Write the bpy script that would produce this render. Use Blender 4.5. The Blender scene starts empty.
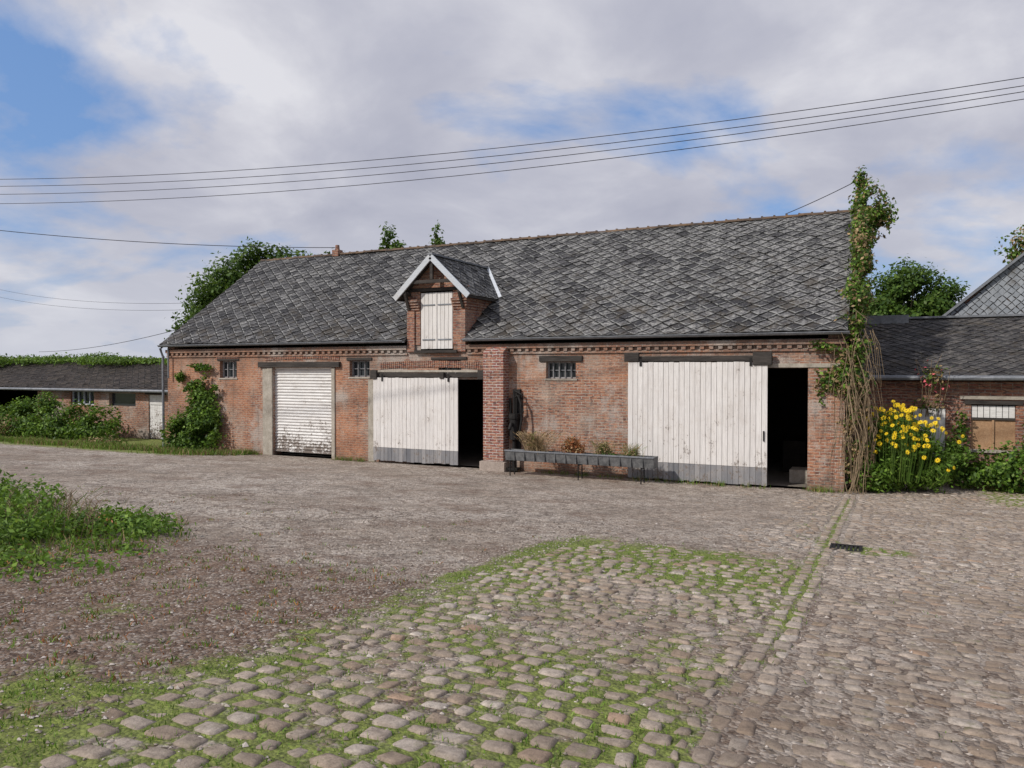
import bpy, math, random
import numpy as np
from mathutils import Vector
random.seed(3); rng=np.random.default_rng(7)
scene=bpy.context.scene
scene.view_settings.view_transform='Standard'
try: scene.view_settings.look='None'
except Exception: pass
scene.view_settings.exposure=0
COL=scene.collection

# ------------------------------------------------------------ helpers
def ss(a,b,x):
    t=np.clip((x-a)/(b-a),0,1); return t*t*(3-2*t)
def n2(x,y,s=1.0,o=0.0):
    x=x*s+o; y=y*s-o*1.7
    return (np.sin(x*1.3+1.7*np.sin(y*.9+o))+np.sin(y*1.7+1.3*np.sin(x*1.1))+.6*np.sin(x*3.1+y*2.3+2*np.sin(y*2.1))+.4*np.sin(x*5.7-y*6.3+1.5*np.sin(x*3.7)))/3.0
def zg(x,y):
    y=np.asarray(y,dtype=float); x=np.asarray(x,dtype=float)
    z=.0697*np.clip(-y-1,0,24)
    return z+ .012*n2(x,y,.9,3.1)*ss(-1,-3,y)
def empty(name,loc=(0,0,0)):
    o=bpy.data.objects.new(name,None); COL.objects.link(o); o.location=loc; o.empty_display_size=.3; return o
def fast_mesh(name,V,F,mats,parent=None,smooth=False,attr=None,mi=None):
    V=np.asarray(V,dtype=np.float32); F=np.asarray(F,dtype=np.int32)
    me=bpy.data.meshes.new(name)
    me.vertices.add(len(V)); me.vertices.foreach_set('co',V.ravel())
    k=F.shape[1]
    me.loops.add(F.size); me.loops.foreach_set('vertex_index',F.ravel())
    me.polygons.add(len(F)); me.polygons.foreach_set('loop_start',np.arange(0,F.size,k,dtype=np.int32))
    try: me.polygons.foreach_set('loop_total',np.full(len(F),k,dtype=np.int32))
    except Exception: pass
    if mi is not None: me.polygons.foreach_set('material_index',np.asarray(mi,dtype=np.int32))
    me.polygons.foreach_set('use_smooth',np.full(len(F),smooth))
    for m in mats: me.materials.append(m)
    me.update(calc_edges=True)
    if attr:
        for an,(typ,arr) in attr.items():
            a=me.attributes.new(an,typ,'POINT')
            a.data.foreach_set('color' if typ=='FLOAT_COLOR' else 'vector',np.asarray(arr,dtype=np.float32).ravel())
    o=bpy.data.objects.new(name,me); COL.objects.link(o)
    if parent: o.parent=parent
    return o
class MB:
    def __init__(s): s.v=[]; s.f=[]; s.m=[]
    def face(s,pts,m=0):
        b=len(s.v); s.v+= [tuple(p) for p in pts]; s.f.append(tuple(range(b,b+len(pts)))); s.m.append(m)
    def box(s,x0,x1,y0,y1,z0,z1,m=0):
        b=len(s.v)
        s.v+=[(x0,y0,z0),(x1,y0,z0),(x1,y1,z0),(x0,y1,z0),(x0,y0,z1),(x1,y0,z1),(x1,y1,z1),(x0,y1,z1)]
        for f in [(0,3,2,1),(4,5,6,7),(0,1,5,4),(1,2,6,5),(2,3,7,6),(3,0,4,7)]:
            s.f.append(tuple(b+i for i in f)); s.m.append(m)
    def beam(s,p0,p1,w,h,m=0,up=(0,0,1)):
        p0=Vector(p0);p1=Vector(p1); d=(p1-p0).normalized(); u=Vector(up)
        sd=d.cross(u); 
        if sd.length<1e-3: sd=d.cross(Vector((0,1,0)))
        sd.normalize(); u=sd.cross(d).normalized()
        b=len(s.v)
        for p in (p0,p1):
            for a,c in ((-1,-1),(1,-1),(1,1),(-1,1)):
                s.v.append(tuple(p+sd*(a*w/2)+u*(c*h/2)))
        for f in [(0,1,2,3),(7,6,5,4),(0,4,5,1),(1,5,6,2),(2,6,7,3),(3,7,4,0)]:
            s.f.append(tuple(b+i for i in f)); s.m.append(m)
    def prism_x(s,prof,x0,x1,m=0):
        n=len(prof); b=len(s.v)
        s.v+=[(x0,p[0],p[1]) for p in prof]+[(x1,p[0],p[1]) for p in prof]
        s.f.append(tuple(b+i for i in range(n))); s.m.append(m)
        s.f.append(tuple(b+n+i for i in reversed(range(n)))); s.m.append(m)
        for i in range(n):
            j=(i+1)%n; s.f.append((b+i,b+n+i,b+n+j,b+j)); s.m.append(m)
    def prism_y(s,prof,y0,y1,m=0):
        n=len(prof); b=len(s.v)
        s.v+=[(p[0],y0,p[1]) for p in prof]+[(p[0],y1,p[1]) for p in prof]
        s.f.append(tuple(b+i for i in range(n))); s.m.append(m)
        s.f.append(tuple(b+n+i for i in reversed(range(n)))); s.m.append(m)
        for i in range(n):
            j=(i+1)%n; s.f.append((b+i,b+n+i,b+n+j,b+j)); s.m.append(m)
    def tube(s,pts,rad,seg=8,m=0,cap=True):
        pts=[Vector(p) for p in pts]; b0=len(s.v); n=len(pts)
        for i,p in enumerate(pts):
            d=(pts[min(i+1,n-1)]-pts[max(i-1,0)]).normalized()
            a=d.cross(Vector((0,0,1)))
            if a.length<.05: a=d.cross(Vector((1,0,0)))
            a.normalize(); c=d.cross(a)
            r=rad[i] if hasattr(rad,'__len__') else rad
            for k in range(seg):
                t=2*math.pi*k/seg; s.v.append(tuple(p+a*(r*math.cos(t))+c*(r*math.sin(t))))
        for i in range(n-1):
            for k in range(seg):
                k2=(k+1)%seg
                s.f.append((b0+i*seg+k,b0+i*seg+k2,b0+(i+1)*seg+k2,b0+(i+1)*seg+k)); s.m.append(m)
        if cap:
            s.f.append(tuple(b0+k for k in range(seg))); s.m.append(m)
            s.f.append(tuple(b0+(n-1)*seg+k for k in reversed(range(seg)))); s.m.append(m)
    def wall(s,x0,x1,z0,z1,y0,y1,ops,m=0):
        xs=sorted(set([x0,x1]+[v for o in ops for v in o[:2]])); zs=sorted(set([z0,z1]+[v for o in ops for v in o[2:]]))
        def solid(i,j):
            if i<0 or j<0 or i>=len(xs)-1 or j>=len(zs)-1: return False
            cx=(xs[i]+xs[i+1])/2; cz=(zs[j]+zs[j+1])/2
            return not any(o[0]<cx<o[1] and o[2]<cz<o[3] for o in ops)
        for i in range(len(xs)-1):
            for j in range(len(zs)-1):
                if not solid(i,j): continue
                a,b,c,d=xs[i],xs[i+1],zs[j],zs[j+1]
                s.face([(a,y0,c),(b,y0,c),(b,y0,d),(a,y0,d)],m)
                s.face([(b,y1,c),(a,y1,c),(a,y1,d),(b,y1,d)],m)
                if not solid(i-1,j): s.face([(a,y1,c),(a,y0,c),(a,y0,d),(a,y1,d)],m)
                if not solid(i+1,j): s.face([(b,y0,c),(b,y1,c),(b,y1,d),(b,y0,d)],m)
                if not solid(i,j-1): s.face([(a,y1,c),(b,y1,c),(b,y0,c),(a,y0,c)],m)
                if not solid(i,j+1): s.face([(a,y0,d),(b,y0,d),(b,y1,d),(a,y1,d)],m)
    def obj(s,name,mats,parent=None,bevel=0,smooth=False):
        me=bpy.data.meshes.new(name); me.from_pydata(s.v,[],s.f)
        for m in mats: me.materials.append(m)
        me.polygons.foreach_set('material_index',s.m)
        if smooth: me.polygons.foreach_set('use_smooth',[True]*len(s.f))
        me.update()
        o=bpy.data.objects.new(name,me); COL.objects.link(o)
        if parent: o.parent=parent
        if bevel:
            b=o.modifiers.new('bevel','BEVEL'); b.width=bevel; b.segments=1; b.limit_method='ANGLE'
        return o

# ------------------------------------------------------------ material helpers
class NT:
    def __init__(s,name):
        s.mat=bpy.data.materials.new(name); s.mat.use_nodes=True; s.t=s.mat.node_tree; s.t.nodes.clear()
        s.out=s.n('ShaderNodeOutputMaterial'); s.b=s.n('ShaderNodeBsdfPrincipled'); s.l(s.b.outputs[0],s.out.inputs[0])
        s.b.inputs['Roughness'].default_value=.9
        s.b.inputs['Specular IOR Level'].default_value=.25
    def n(s,t,**k):
        x=s.t.nodes.new(t)
        for a,v in k.items(): setattr(x,a,v)
        return x
    def l(s,a,b): s.t.links.new(a,b)
    def setin(s,inp,v):
        if hasattr(v,'default_value') and hasattr(v,'is_output'): s.l(v,inp)
        elif isinstance(v,(tuple,list)) and len(v)==3 and inp.type=='RGBA': inp.default_value=(*v,1)
        else: inp.default_value=v
    def co(s,kind='Object'): return s.n('ShaderNodeTexCoord').outputs[kind]
    def mapp(s,vec,scale=(1,1,1),loc=(0,0,0)):
        m=s.n('ShaderNodeMapping'); m.inputs['Scale'].default_value=scale; m.inputs['Location'].default_value=loc; s.l(vec,m.inputs[0]); return m.outputs[0]
    def noise(s,scale,detail=4,vec=None,rough=.6,dist=0):
        x=s.n('ShaderNodeTexNoise'); x.inputs['Scale'].default_value=scale; x.inputs['Detail'].default_value=detail
        x.inputs['Roughness'].default_value=rough; x.inputs['Distortion'].default_value=dist
        s.l(vec if vec else s.co(),x.inputs['Vector']); return x.outputs['Fac']
    def ramp(s,fac,stops):
        x=s.n('ShaderNodeValToRGB'); cr=x.color_ramp
        while len(cr.elements)<len(stops): cr.elements.new(.5)
        for e,(p,c) in zip(cr.elements,stops):
            e.position=p; e.color=(c,c,c,1) if isinstance(c,(int,float)) else (*c,1)
        s.l(fac,x.inputs[0]); return x.outputs[0]
    def mix(s,f,a,b,mode='MIX'):
        x=s.n('ShaderNodeMix',data_type='RGBA',blend_type=mode)
        s.setin(x.inputs[0],f); s.setin(x.inputs[6],a); s.setin(x.inputs[7],b); return x.outputs[2]
    def math(s,op,a,b=0.0,c=None,clamp=False):
        x=s.n('ShaderNodeMath',operation=op); x.use_clamp=clamp
        s.setin(x.inputs[0],a); s.setin(x.inputs[1],b)
        if c is not None: s.setin(x.inputs[2],c)
        return x.outputs[0]
    def bump(s,h,dist=.01,strength=1.0):
        x=s.n('ShaderNodeBump'); x.inputs['Distance'].default_value=dist; x.inputs['Strength'].default_value=strength
        s.l(h,x.inputs['Height']); s.l(x.outputs[0],s.b.inputs['Normal'])
    def col(s,c): s.setin(s.b.inputs['Base Color'],c)

def brick_mat(name,c1,c2,mort,pale=.5,dark=.5,zones=False):
    m=NT(name); co=m.co()
    sp=m.n('ShaderNodeSeparateXYZ'); m.l(co,sp.inputs[0])
    cb=m.n('ShaderNodeCombineXYZ'); m.l(m.math('ADD',sp.outputs[0],sp.outputs[1]),cb.inputs[0]); m.l(sp.outputs[2],cb.inputs[1])
    nz=m.n('ShaderNodeTexNoise'); nz.inputs['Scale'].default_value=3; m.l(co,nz.inputs['Vector'])
    add=m.n('ShaderNodeVectorMath',operation='MULTIPLY_ADD'); m.l(nz.outputs['Color'],add.inputs[0]); add.inputs[1].default_value=(.02,.02,.02); m.l(cb.outputs[0],add.inputs[2])
    b=m.n('ShaderNodeTexBrick'); m.l(add.outputs[0],b.inputs['Vector'])
    b.inputs['Scale'].default_value=1; b.inputs['Brick Width'].default_value=.235; b.inputs['Row Height'].default_value=.078
    b.inputs['Mortar Size'].default_value=.013; b.inputs['Mortar Smooth'].default_value=.3; b.inputs['Bias'].default_value=-.1
    b.inputs['Color1'].default_value=(*c1,1); b.inputs['Color2'].default_value=(*c2,1); b.inputs['Mortar'].default_value=(*mort,1)
    v=m.mapp(cb.outputs[0],(4.3,12.8,1)); pn=m.noise(1.0,1,v,.5)
    c=m.mix(m.ramp(pn,[(.38,0),(.60,1)]),b.outputs['Color'],m.mix(.5,b.outputs['Color'],(.46,.25,.15)))
    pn2=m.noise(1.7,1,m.mapp(cb.outputs[0],(4.3,12.8,1),(5,9,0)),.5)
    c=m.mix(m.ramp(pn2,[(.54,0),(.66,.8)]),c,(.085,.05,.045))
    if zones:
        oz=m.noise(.45,5,m.mapp(co,(1,1,1),(2,17,9)),.6)
        c=m.mix(m.math('MULTIPLY',m.ramp(oz,[(.47,0),(.60,1)]),.45),c,(.46,.20,.10))
    big=m.noise(1.0,7,m.mapp(co,(1,1,.8)),.72)
    c=m.mix(m.math('MULTIPLY',m.ramp(big,[(.48,0),(.64,1)]),pale),c,(.46,.38,.31))
    big2=m.noise(.7,7,m.mapp(co,(1,1,1.4),(7,3,1)),.75)
    c=m.mix(m.math('MULTIPLY',m.ramp(big2,[(.46,0),(.66,1)]),dark),c,(.075,.06,.055))
    if zones:
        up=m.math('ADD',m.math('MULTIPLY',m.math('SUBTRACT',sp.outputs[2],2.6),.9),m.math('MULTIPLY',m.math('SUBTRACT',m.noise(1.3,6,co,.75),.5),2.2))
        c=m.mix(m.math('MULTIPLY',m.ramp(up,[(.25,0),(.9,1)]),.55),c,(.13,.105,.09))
        lm=m.noise(.55,7,m.mapp(co,(1,1,1),(31,7,4)),.7)
        c=m.mix(m.math('MULTIPLY',m.ramp(lm,[(.53,0),(.60,1)]),.65),c,(.42,.38,.34))
        run=m.noise(2.2,6,m.mapp(co,(2.2,2.2,.25),(3,3,3)),.7)
        c=m.mix(m.math('MULTIPLY',m.ramp(run,[(.55,0),(.70,1)]),.45),c,(.10,.085,.07))
    foot=m.math('ADD',m.math('MULTIPLY',sp.outputs[2],-1.6),m.math('MULTIPLY',m.noise(2.2,4,co),1.4))
    c=m.mix(m.math('MULTIPLY',m.ramp(foot,[(.1,0),(.8,1)]),.6),c,(.12,.1,.08))
    c=m.mix(.5,c,m.ramp(m.noise(30,4,co,.75),[(.3,.2),(.7,.85)]),'OVERLAY')
    m.col(c); m.bump(m.math('SUBTRACT',m.math('MULTIPLY',m.noise(25,4,co),.6),b.outputs['Fac']),.014,1.0)
    return m.mat
M_brick=brick_mat('old_brick',(.35,.155,.095),(.235,.10,.07),(.41,.36,.31),.55,.5,True)
M_brick_dk=brick_mat('dark_brick',(.26,.095,.065),(.17,.065,.05),(.29,.24,.21),.2,.35)
M_brick_red=brick_mat('red_brick',(.27,.085,.07),(.20,.065,.055),(.52,.47,.44),.1,.15)

def paint_mat(name,base=(.74,.715,.69),worn=(.34,.31,.29),amt=.35,vert=True,scale=6,low=0.0):
    m=NT(name); co=m.co(); sc=(4,4,.3) if vert else (.5,.5,4)
    st=m.noise(scale,7,m.mapp(co,sc),.75)
    sp=m.noise(2.2,7,co,.75)
    g=m.noise(14,8,m.mapp(co,(1,1,.5) if vert else (1,1,1)),.8)
    ri=m.n('ShaderNodeNewGeometry').outputs['Random Per Island']
    c=m.mix(m.math('MULTIPLY',ri,.4),base,(.55,.52,.50))
    c=m.mix(m.math('MULTIPLY',m.ramp(st,[(.45,0),(.72,1)]),amt*1.4),c,worn)
    c=m.mix(m.ramp(sp,[(.48,0),(.75,.4)]),c,(.50,.44,.38))
    s2=m.n('ShaderNodeSeparateXYZ'); m.l(co,s2.inputs[0])
    pe=m.math('ADD',g,m.math('MULTIPLY',m.math('SUBTRACT',sp,.5),.7))
    pe=m.math('ADD',pe,m.ramp(m.math('MULTIPLY',s2.outputs[2],1/3.0),[(0,low+.09),(.5,0)]))
    c=m.mix(m.ramp(pe,[(.64,0),(.69,min(1,amt*2.2))]),c,(.17,.14,.12))
    m.col(c); m.b.inputs['Roughness'].default_value=.7; m.bump(m.math('SUBTRACT',st,pe),.006,.6); return m.mat
M_white=paint_mat('weathered_white_paint')
M_white2=paint_mat('peeling_white_paint',(.74,.73,.71),(.3,.28,.26),.45,False,5,.16)
M_greyboard=paint_mat('grey_painted_board',(.12,.125,.14),(.27,.27,.28),.6,True)
M_bluegrey=paint_mat('pale_painted_bargeboard',(.50,.56,.63),(.3,.3,.3),.3,False)
def simple(name,c1,c2,scale=8,rough=.85,bump=.004,metal=0,stretch=(1,1,1)):
    m=NT(name); co=m.mapp(m.co(),stretch); n=m.noise(scale,7,co,.7); n3=m.noise(scale*6,4,co,.7)
    c=m.mix(m.ramp(n,[(.3,0),(.7,1)]),c1,c2); c=m.mix(.4,c,m.ramp(n3,[(.25,.2),(.75,.8)]),'OVERLAY')
    m.col(c); m.b.inputs['Roughness'].default_value=rough; m.b.inputs['Metallic'].default_value=metal; m.bump(n3,bump,.7); return m.mat
M_wood_dk=simple('dark_timber',(.02,.018,.017),(.075,.065,.058),5,.85,.006,0,(.4,1,3))
M_wood=simple('bare_timber',(.30,.17,.09),(.42,.27,.16),5,.8,.005)
M_conc=simple('weathered_concrete',(.24,.21,.17),(.44,.40,.34),4)
M_stone=simple('stone_block',(.28,.23,.20),(.43,.36,.31),5)
M_zinc=simple('zinc',(.13,.14,.155),(.26,.27,.29),4,.55,.002,.3)
M_zinc_l=simple('lead_flashing',(.45,.48,.52),(.62,.65,.68),6,.6,.002)
M_iron=simple('black_iron',(.006,.006,.007),(.025,.022,.02),12,.7,.004)
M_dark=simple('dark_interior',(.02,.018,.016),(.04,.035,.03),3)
M_trough=simple('galvanised_trough',(.06,.063,.066),(.20,.20,.20),6,.65,.004,.1)
M_bark=simple('bark',(.09,.065,.045),(.18,.14,.10),10,.9,.01)
M_stem=simple('dead_vine',(.14,.10,.065),(.32,.24,.15),14,.9,.003)
M_floor=simple('barn_floor',(.14,.12,.1),(.22,.2,.17),3)
M_glass=NT('old_glass'); M_glass.col((.03,.035,.04)); M_glass.b.inputs['Roughness'].default_value=.15; M_glass.b.inputs['Specular IOR Level'].default_value=.5; M_glass=M_glass.mat
M_wire=NT('cable'); M_wire.col((.05,.05,.06)); M_wire=M_wire.mat

def slate_mat(name,dark=(.020,.020,.024),mid=(.085,.083,.088),lich=(.34,.335,.32),amt=1.0,edge=.8,dirx=0):
    m=NT(name); co=m.co()
    at=m.n('ShaderNodeAttribute',attribute_name='loc'); s=m.n('ShaderNodeSeparateXYZ'); m.l(at.outputs['Vector'],s.inputs[0])
    r=s.outputs[2]
    c=m.mix(r,dark,mid)
    n1=m.noise(9,8,co,.8); n2_=m.noise(.7,7,co,.7); n3=m.noise(24,6,co,.78)
    sp=m.n('ShaderNodeSeparateXYZ'); m.l(co,sp.inputs[0])
    grad=m.math('ADD',m.math('MULTIPLY',m.math('ADD',sp.outputs[0],12),.008),m.math('MULTIPLY',m.math('SUBTRACT',sp.outputs[2],5.7),.022)) if dirx else 0.0
    zone=m.math('ADD',m.math('ADD',n2_,grad),m.math('MULTIPLY',m.math('SUBTRACT',r,.5),.24))
    patch=m.math('MULTIPLY',m.ramp(zone,[(.42,.06),(.60,1)]),m.ramp(n1,[(.46,0),(.58,1)]))
    c=m.mix(m.math('MULTIPLY',patch,.78*amt,clamp=True),c,lich)
    c=m.mix(m.math('MULTIPLY',m.ramp(n3,[(.57,0),(.66,1)]),.55*amt,clamp=True),c,(.42,.41,.38))
    # rain streaks down the slope and dark algae
    stk=m.noise(2.5,6,m.mapp(co,(2.6,.35,.35)),.75)
    c=m.mix(m.math('MULTIPLY',m.ramp(stk,[(.50,0),(.66,1)]),.6*amt,clamp=True),c,(.03,.028,.028))
    e=m.math('ADD',m.math('ABSOLUTE',s.outputs[0]),m.math('ABSOLUTE',s.outputs[1]))
    lowm=m.math('LESS_THAN',s.outputs[1],.02)
    em=m.math('MULTIPLY',m.ramp(e,[(.76,0),(.88,1)]),lowm)
    em=m.math('MULTIPLY',em,m.ramp(m.noise(3,6,co,.78),[(.42,0),(.58,1)]))
    c=m.mix(m.math('MULTIPLY',em,edge),c,(.36,.36,.35))
    up=m.math('MULTIPLY',m.ramp(e,[(.66,0),(.85,1)]),m.math('GREATER_THAN',s.outputs[1],.02))  # shadow line below the slate above, painted dark along the upper edges
    c=m.mix(m.math('MULTIPLY',up,.95),c,(.007,.007,.008))
    mo=m.noise(1.4,8,m.mapp(co,(1,1,1),(4,8,2)),.8)
    mz=m.math('ADD',mo,m.math('MULTIPLY',m.math('SUBTRACT',5.2,sp.outputs[2]),.03)) if dirx else mo
    c=m.mix(m.math('MULTIPLY',m.ramp(mz,[(.52,0),(.64,1)]),.6),c,(.075,.06,.042))
    m.col(c); m.b.inputs['Roughness'].default_value=.85; m.bump(n3,.008,.8); return m.mat
M_slate=slate_mat('lichen_slates',dirx=1)
M_slate_d=slate_mat('dark_slates',(.03,.028,.03),(.065,.06,.06),(.22,.20,.18),.7,.3)
M_slate_l=slate_mat('grey_slate_cladding',(.24,.26,.285),(.31,.33,.355),(.42,.43,.44),.3,.2)

def leaf_mat(name,stops,trans=.3):
    m=NT(name); g=m.n('ShaderNodeNewGeometry'); r=g.outputs['Random Per Island']
    c=m.ramp(r,stops)
    n=m.noise(1.6,3); c=m.mix(m.ramp(n,[(.35,.3),(.65,0)]),c,(.015,.035,.008))
    m.col(c); m.b.inputs['Roughness'].default_value=.55
    tr=m.n('ShaderNodeBsdfTranslucent'); m.l(m.mix(.3,c,(.28,.42,.03)),tr.inputs[0])
    mx=m.n('ShaderNodeMixShader'); mx.inputs[0].default_value=trans
    m.l(m.b.outputs[0],mx.inputs[1]); m.l(tr.outputs[0],mx.inputs[2]); m.l(mx.outputs[0],m.out.inputs[0]); return m.mat
M_leaf=leaf_mat('leaves',[(0,(.05,.10,.014)),(.5,(.09,.17,.024)),(1,(.16,.24,.045))])
M_leaf_d=leaf_mat('dark_leaves',[(0,(.03,.065,.013)),(.6,(.055,.115,.022)),(1,(.11,.17,.035))])
M_leaf_l=leaf_mat('bright_leaves',[(0,(.10,.19,.02)),(.5,(.16,.30,.035)),(1,(.27,.40,.07))])
M_leaf_dry=leaf_mat('dry_foliage',[(0,(.16,.10,.05)),(.6,(.30,.20,.10)),(1,(.42,.30,.16))],.05)
M_leaf_rust=leaf_mat('rust_foliage',[(0,(.22,.07,.03)),(.6,(.38,.13,.05)),(1,(.45,.22,.08))],.05)
def plain(name,c,r=.6):
    m=NT(name); m.col(c); m.b.inputs['Roughness'].default_value=r; return m.mat
M_pink=plain('pink_petals',(.65,.12,.15)); M_purple=plain('mauve_petals',(.42,.32,.5)); M_straw=plain('straw',(.34,.25,.14),.9)

# ------------------------------------------------------------ vegetation
def leaf_cloud(name,blobs,n,size,mats,parent=None,clump=1.6,thr=-.15,aspect=.6,shell=.45,up=.5,minz=None):
    w=np.array([b[3]*b[4]*b[5] for b in blobs])**(.8); w/=w.sum()
    idx=rng.choice(len(blobs),n*2,p=w); B=np.array([b[:6] for b in blobs])[idx]
    d=rng.normal(size=(n*2,3)); d/=np.linalg.norm(d,axis=1)[:,None]
    r=rng.random(n*2)**shell*(1+.16*rng.normal(size=n*2))
    P=B[:,:3]+d*r[:,None]*B[:,3:6]
    q=(np.sin(P[:,0]*clump*2.1+1.3*np.sin(P[:,2]*clump*1.7))+np.sin(P[:,1]*clump*2.3+P[:,2]*clump)+np.sin(P[:,2]*clump*2.7+1.1*np.sin(P[:,0]*clump*1.9)))/3
    keep=q>thr
    P=P[keep][:n]; d=d[keep][:n]
    if minz is not None:
        g=zg(P[:,0],P[:,1])+.02; k=P[:,2]>g; P=P[k]; d=d[k]
    n=len(P)
    nrm=d*.8+rng.normal(size=(n,3))*.6; nrm[:,2]+=up; nrm/=np.linalg.norm(nrm,axis=1)[:,None]
    t=np.cross(nrm,rng.normal(size=(n,3))); t/=np.linalg.norm(t,axis=1)[:,None]; s=np.cross(nrm,t)
    L=size*(.5+1.0*rng.random(n))[:,None]
    V=np.stack([P-t*L*.5,P+s*L*aspect*.5-nrm*L*.08,P+t*L*.5-nrm*L*.15,P-s*L*aspect*.5-nrm*L*.08],1).reshape(-1,3)
    F=np.arange(4*n).reshape(-1,4)
    mi_=rng.integers(0,len(mats),n) if len(mats)>1 else None
    return fast_mesh(name,V,F,mats,parent,False,None,mi_)
def blades(name,P,h,w,mats,parent=None,lean=.35):
    P=np.asarray(P,dtype=float); n=len(P); h=np.broadcast_to(h,(n,))*(.4+.9*rng.random(n))
    a=rng.random(n)*6.283; dx=np.stack([np.cos(a),np.sin(a),0*a],1); b=rng.random(n)*6.283
    ln=np.stack([np.cos(b),np.sin(b),0*b],1)*(lean*h*rng.random(n))[:,None]
    up=np.array([0,0,1.])*h[:,None]
    V=np.stack([P-dx*w,P+dx*w,P+dx*w*.7+ln*.4+up*.6,P-dx*w*.7+ln*.4+up*.6,P+dx*w*.1+ln+up*.97,P-dx*w*.1+ln+up],1).reshape(-1,3)
    i=np.arange(n)[:,None]*6
    F=np.stack([i+np.array([[0,1,2,3]]),i+np.array([[3,2,4,5]])],1).reshape(-1,4)
    mi=np.repeat(rng.integers(0,len(mats),n),2)
    return fast_mesh(name,V,F,mats,parent,False,None,mi)
def tree(name,x,y,h,crown,leafn,size,mats,limbs=7,tr=.22,clump=1.2,thr=-.1):
    e=empty(name,(0,0,0)); mb=MB()
    zt=h*.62
    mb.tube([(x,y,-.1),(x+.1,y,zt*.5),(x,y+.1,zt),(x+.05,y,h*.9)],[tr,tr*.8,tr*.55,tr*.12],8)
    for i in range(limbs):
        b=crown[i%len(crown)]; z0=zt*(.55+.06*i)
        mid=((x+b[0])/2,(y+b[1])/2,(z0+b[2])/2-.2)
        a=rng.normal(size=3)*.4
        mb.tube([(x,y,z0),mid,(b[0]+a[0]*b[3],b[1]+a[1]*b[4],b[2]+abs(a[2])*b[5])],[tr*.4,tr*.25,tr*.08],6)
    mb.obj('trunk_and_limbs',[M_bark],e,smooth=True)
    leaf_cloud('crown',crown,leafn,size,mats,e,clump,thr)
    return e

# ------------------------------------------------------------ ground
def grid_axis(lo,dlo,dhi,hi,step):
    a=np.arange(dlo,dhi+1e-6,step)
    l=[];p=dlo;s=step
    while p>lo: s*=1.35; p-=s; l.append(p)
    r=[];p=a[-1];s=step
    while p<hi: s*=1.35; p+=s; r.append(p)
    return np.concatenate([np.array(l[::-1]),a,np.array(r)])
gx=grid_axis(-900,-34,9,900,.11); gy=grid_axis(-600,-22,3.2,1200,.11)
X,Y=np.meshgrid(gx,gy); Z=zg(X,Y)
def moss_mask(x,y):
    r=y+19.65; nz=.5+.5*n2(x,y,2.3,1.0); nz2=.5+.5*n2(x,y,6.1,4.0); nz3=.5+.5*n2(x,y,.9,6.0)
    inA=ss(-4.2,-3.7,x)*(1-ss(-1.0,-.55,x))
    m=inA*np.exp(-((r-8.4)/1.25)**2)*1.3*(.65+.6*nz)
    m=np.maximum(m,inA*.85*(1-ss(8.5,11,r))*(.35+.9*nz3)*(.6+.6*nz))
    m=np.maximum(m,ss(-5.2,-4.2,x)*(1-ss(-2.0,-.9,x))*(1-ss(2.7,3.9,r+.8*(nz-.5)))*.85*(.6+.6*nz2))
    m=np.maximum(m,np.exp(-((x+.72)/.14)**2)*ss(4.0,6.5,r)*(1-ss(18.6,19.4,r))*.95*(.6+.6*nz))
    m=np.maximum(m,np.exp(-((x+.1)/.5)**2-((r-10.9)/.4)**2)*1.1)
    m=np.maximum(m,(x>-.5)*.36*nz2*nz)
    m=np.maximum(m,ss(-1.8,-1.2,x)*(1-ss(-.6,-.3,x))*np.exp(-((r-12)/3.5)**2)*.6*nz)
    m=np.maximum(m,np.exp(-((x+11.2)/3.0)**2-((y+14.2)/1.9)**2)*1.1)
    m=np.maximum(m,np.exp(-((x+5.4)/.5)**2-((r-3.9)/.35)**2)*.55)
    m=np.maximum(m,ss(-19.5,-22.5,x)*ss(-3.2,-1.4,y+.5*(nz-.5))*.9)
    m=np.maximum(m,ss(1.6,2.4,x)*ss(-1.0,-.2,y)*.9)
    m=np.maximum(m,ss(-.9,.1,y)*(.5*nz2)*(x>-24))
    far=np.maximum(ss(12,16,y),np.maximum(ss(9,14,x),ss(-36,-44,x)))
    m=np.maximum(m,far); m=np.maximum(m,ss(-23,-27,y)*.8)
    return np.clip(m*(.65+.5*nz2),0,1)
def dirt_mask(x,y):
    r=y+19.65; nz=.5+.5*n2(x,y,1.9,8.0)
    d=ss(-13,-8.5,x)*(1-ss(-3.9,-3.4,x))*(1-ss(5.0,8.2,r+1.8*(nz-.5)))*(.5+.6*nz)
    d=np.maximum(d,(x>-4)*(x<-.5)*.45*(1-ss(9,12,r)))
    d=np.maximum(d,(x>-.5)*.36)
    d=np.maximum(d,.5*ss(-1.4,-.3,y)*nz)
    d=np.maximum(d,.48*ss(.35,.8,nz)*(x<-4))
    return np.clip(d,0,1)
mk=np.zeros((X.size,4)); mk[:,0]=dirt_mask(X,Y).ravel(); mk[:,1]=moss_mask(X,Y).ravel(); mk[:,3]=1
ny,nx=X.shape; ii=np.arange(ny*nx).reshape(ny,nx)
F=np.stack([ii[:-1,:-1],ii[:-1,1:],ii[1:,1:],ii[1:,:-1]],-1).reshape(-1,4)
m=NT('gravel_and_earth'); co=m.co()
at=m.n('ShaderNodeAttribute',attribute_name='mask'); s=m.n('ShaderNodeSeparateColor'); m.l(at.outputs['Color'],s.inputs[0])
v1=m.n('ShaderNodeTexVoronoi'); v1.inputs['Scale'].default_value=38; m.l(co,v1.inputs['Vector'])
v2=m.n('ShaderNodeTexVoronoi'); v2.inputs['Scale'].default_value=13; m.l(co,v2.inputs['Vector'])
sc=m.n('ShaderNodeSeparateColor'); m.l(v1.outputs['Color'],sc.inputs[0])
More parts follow.
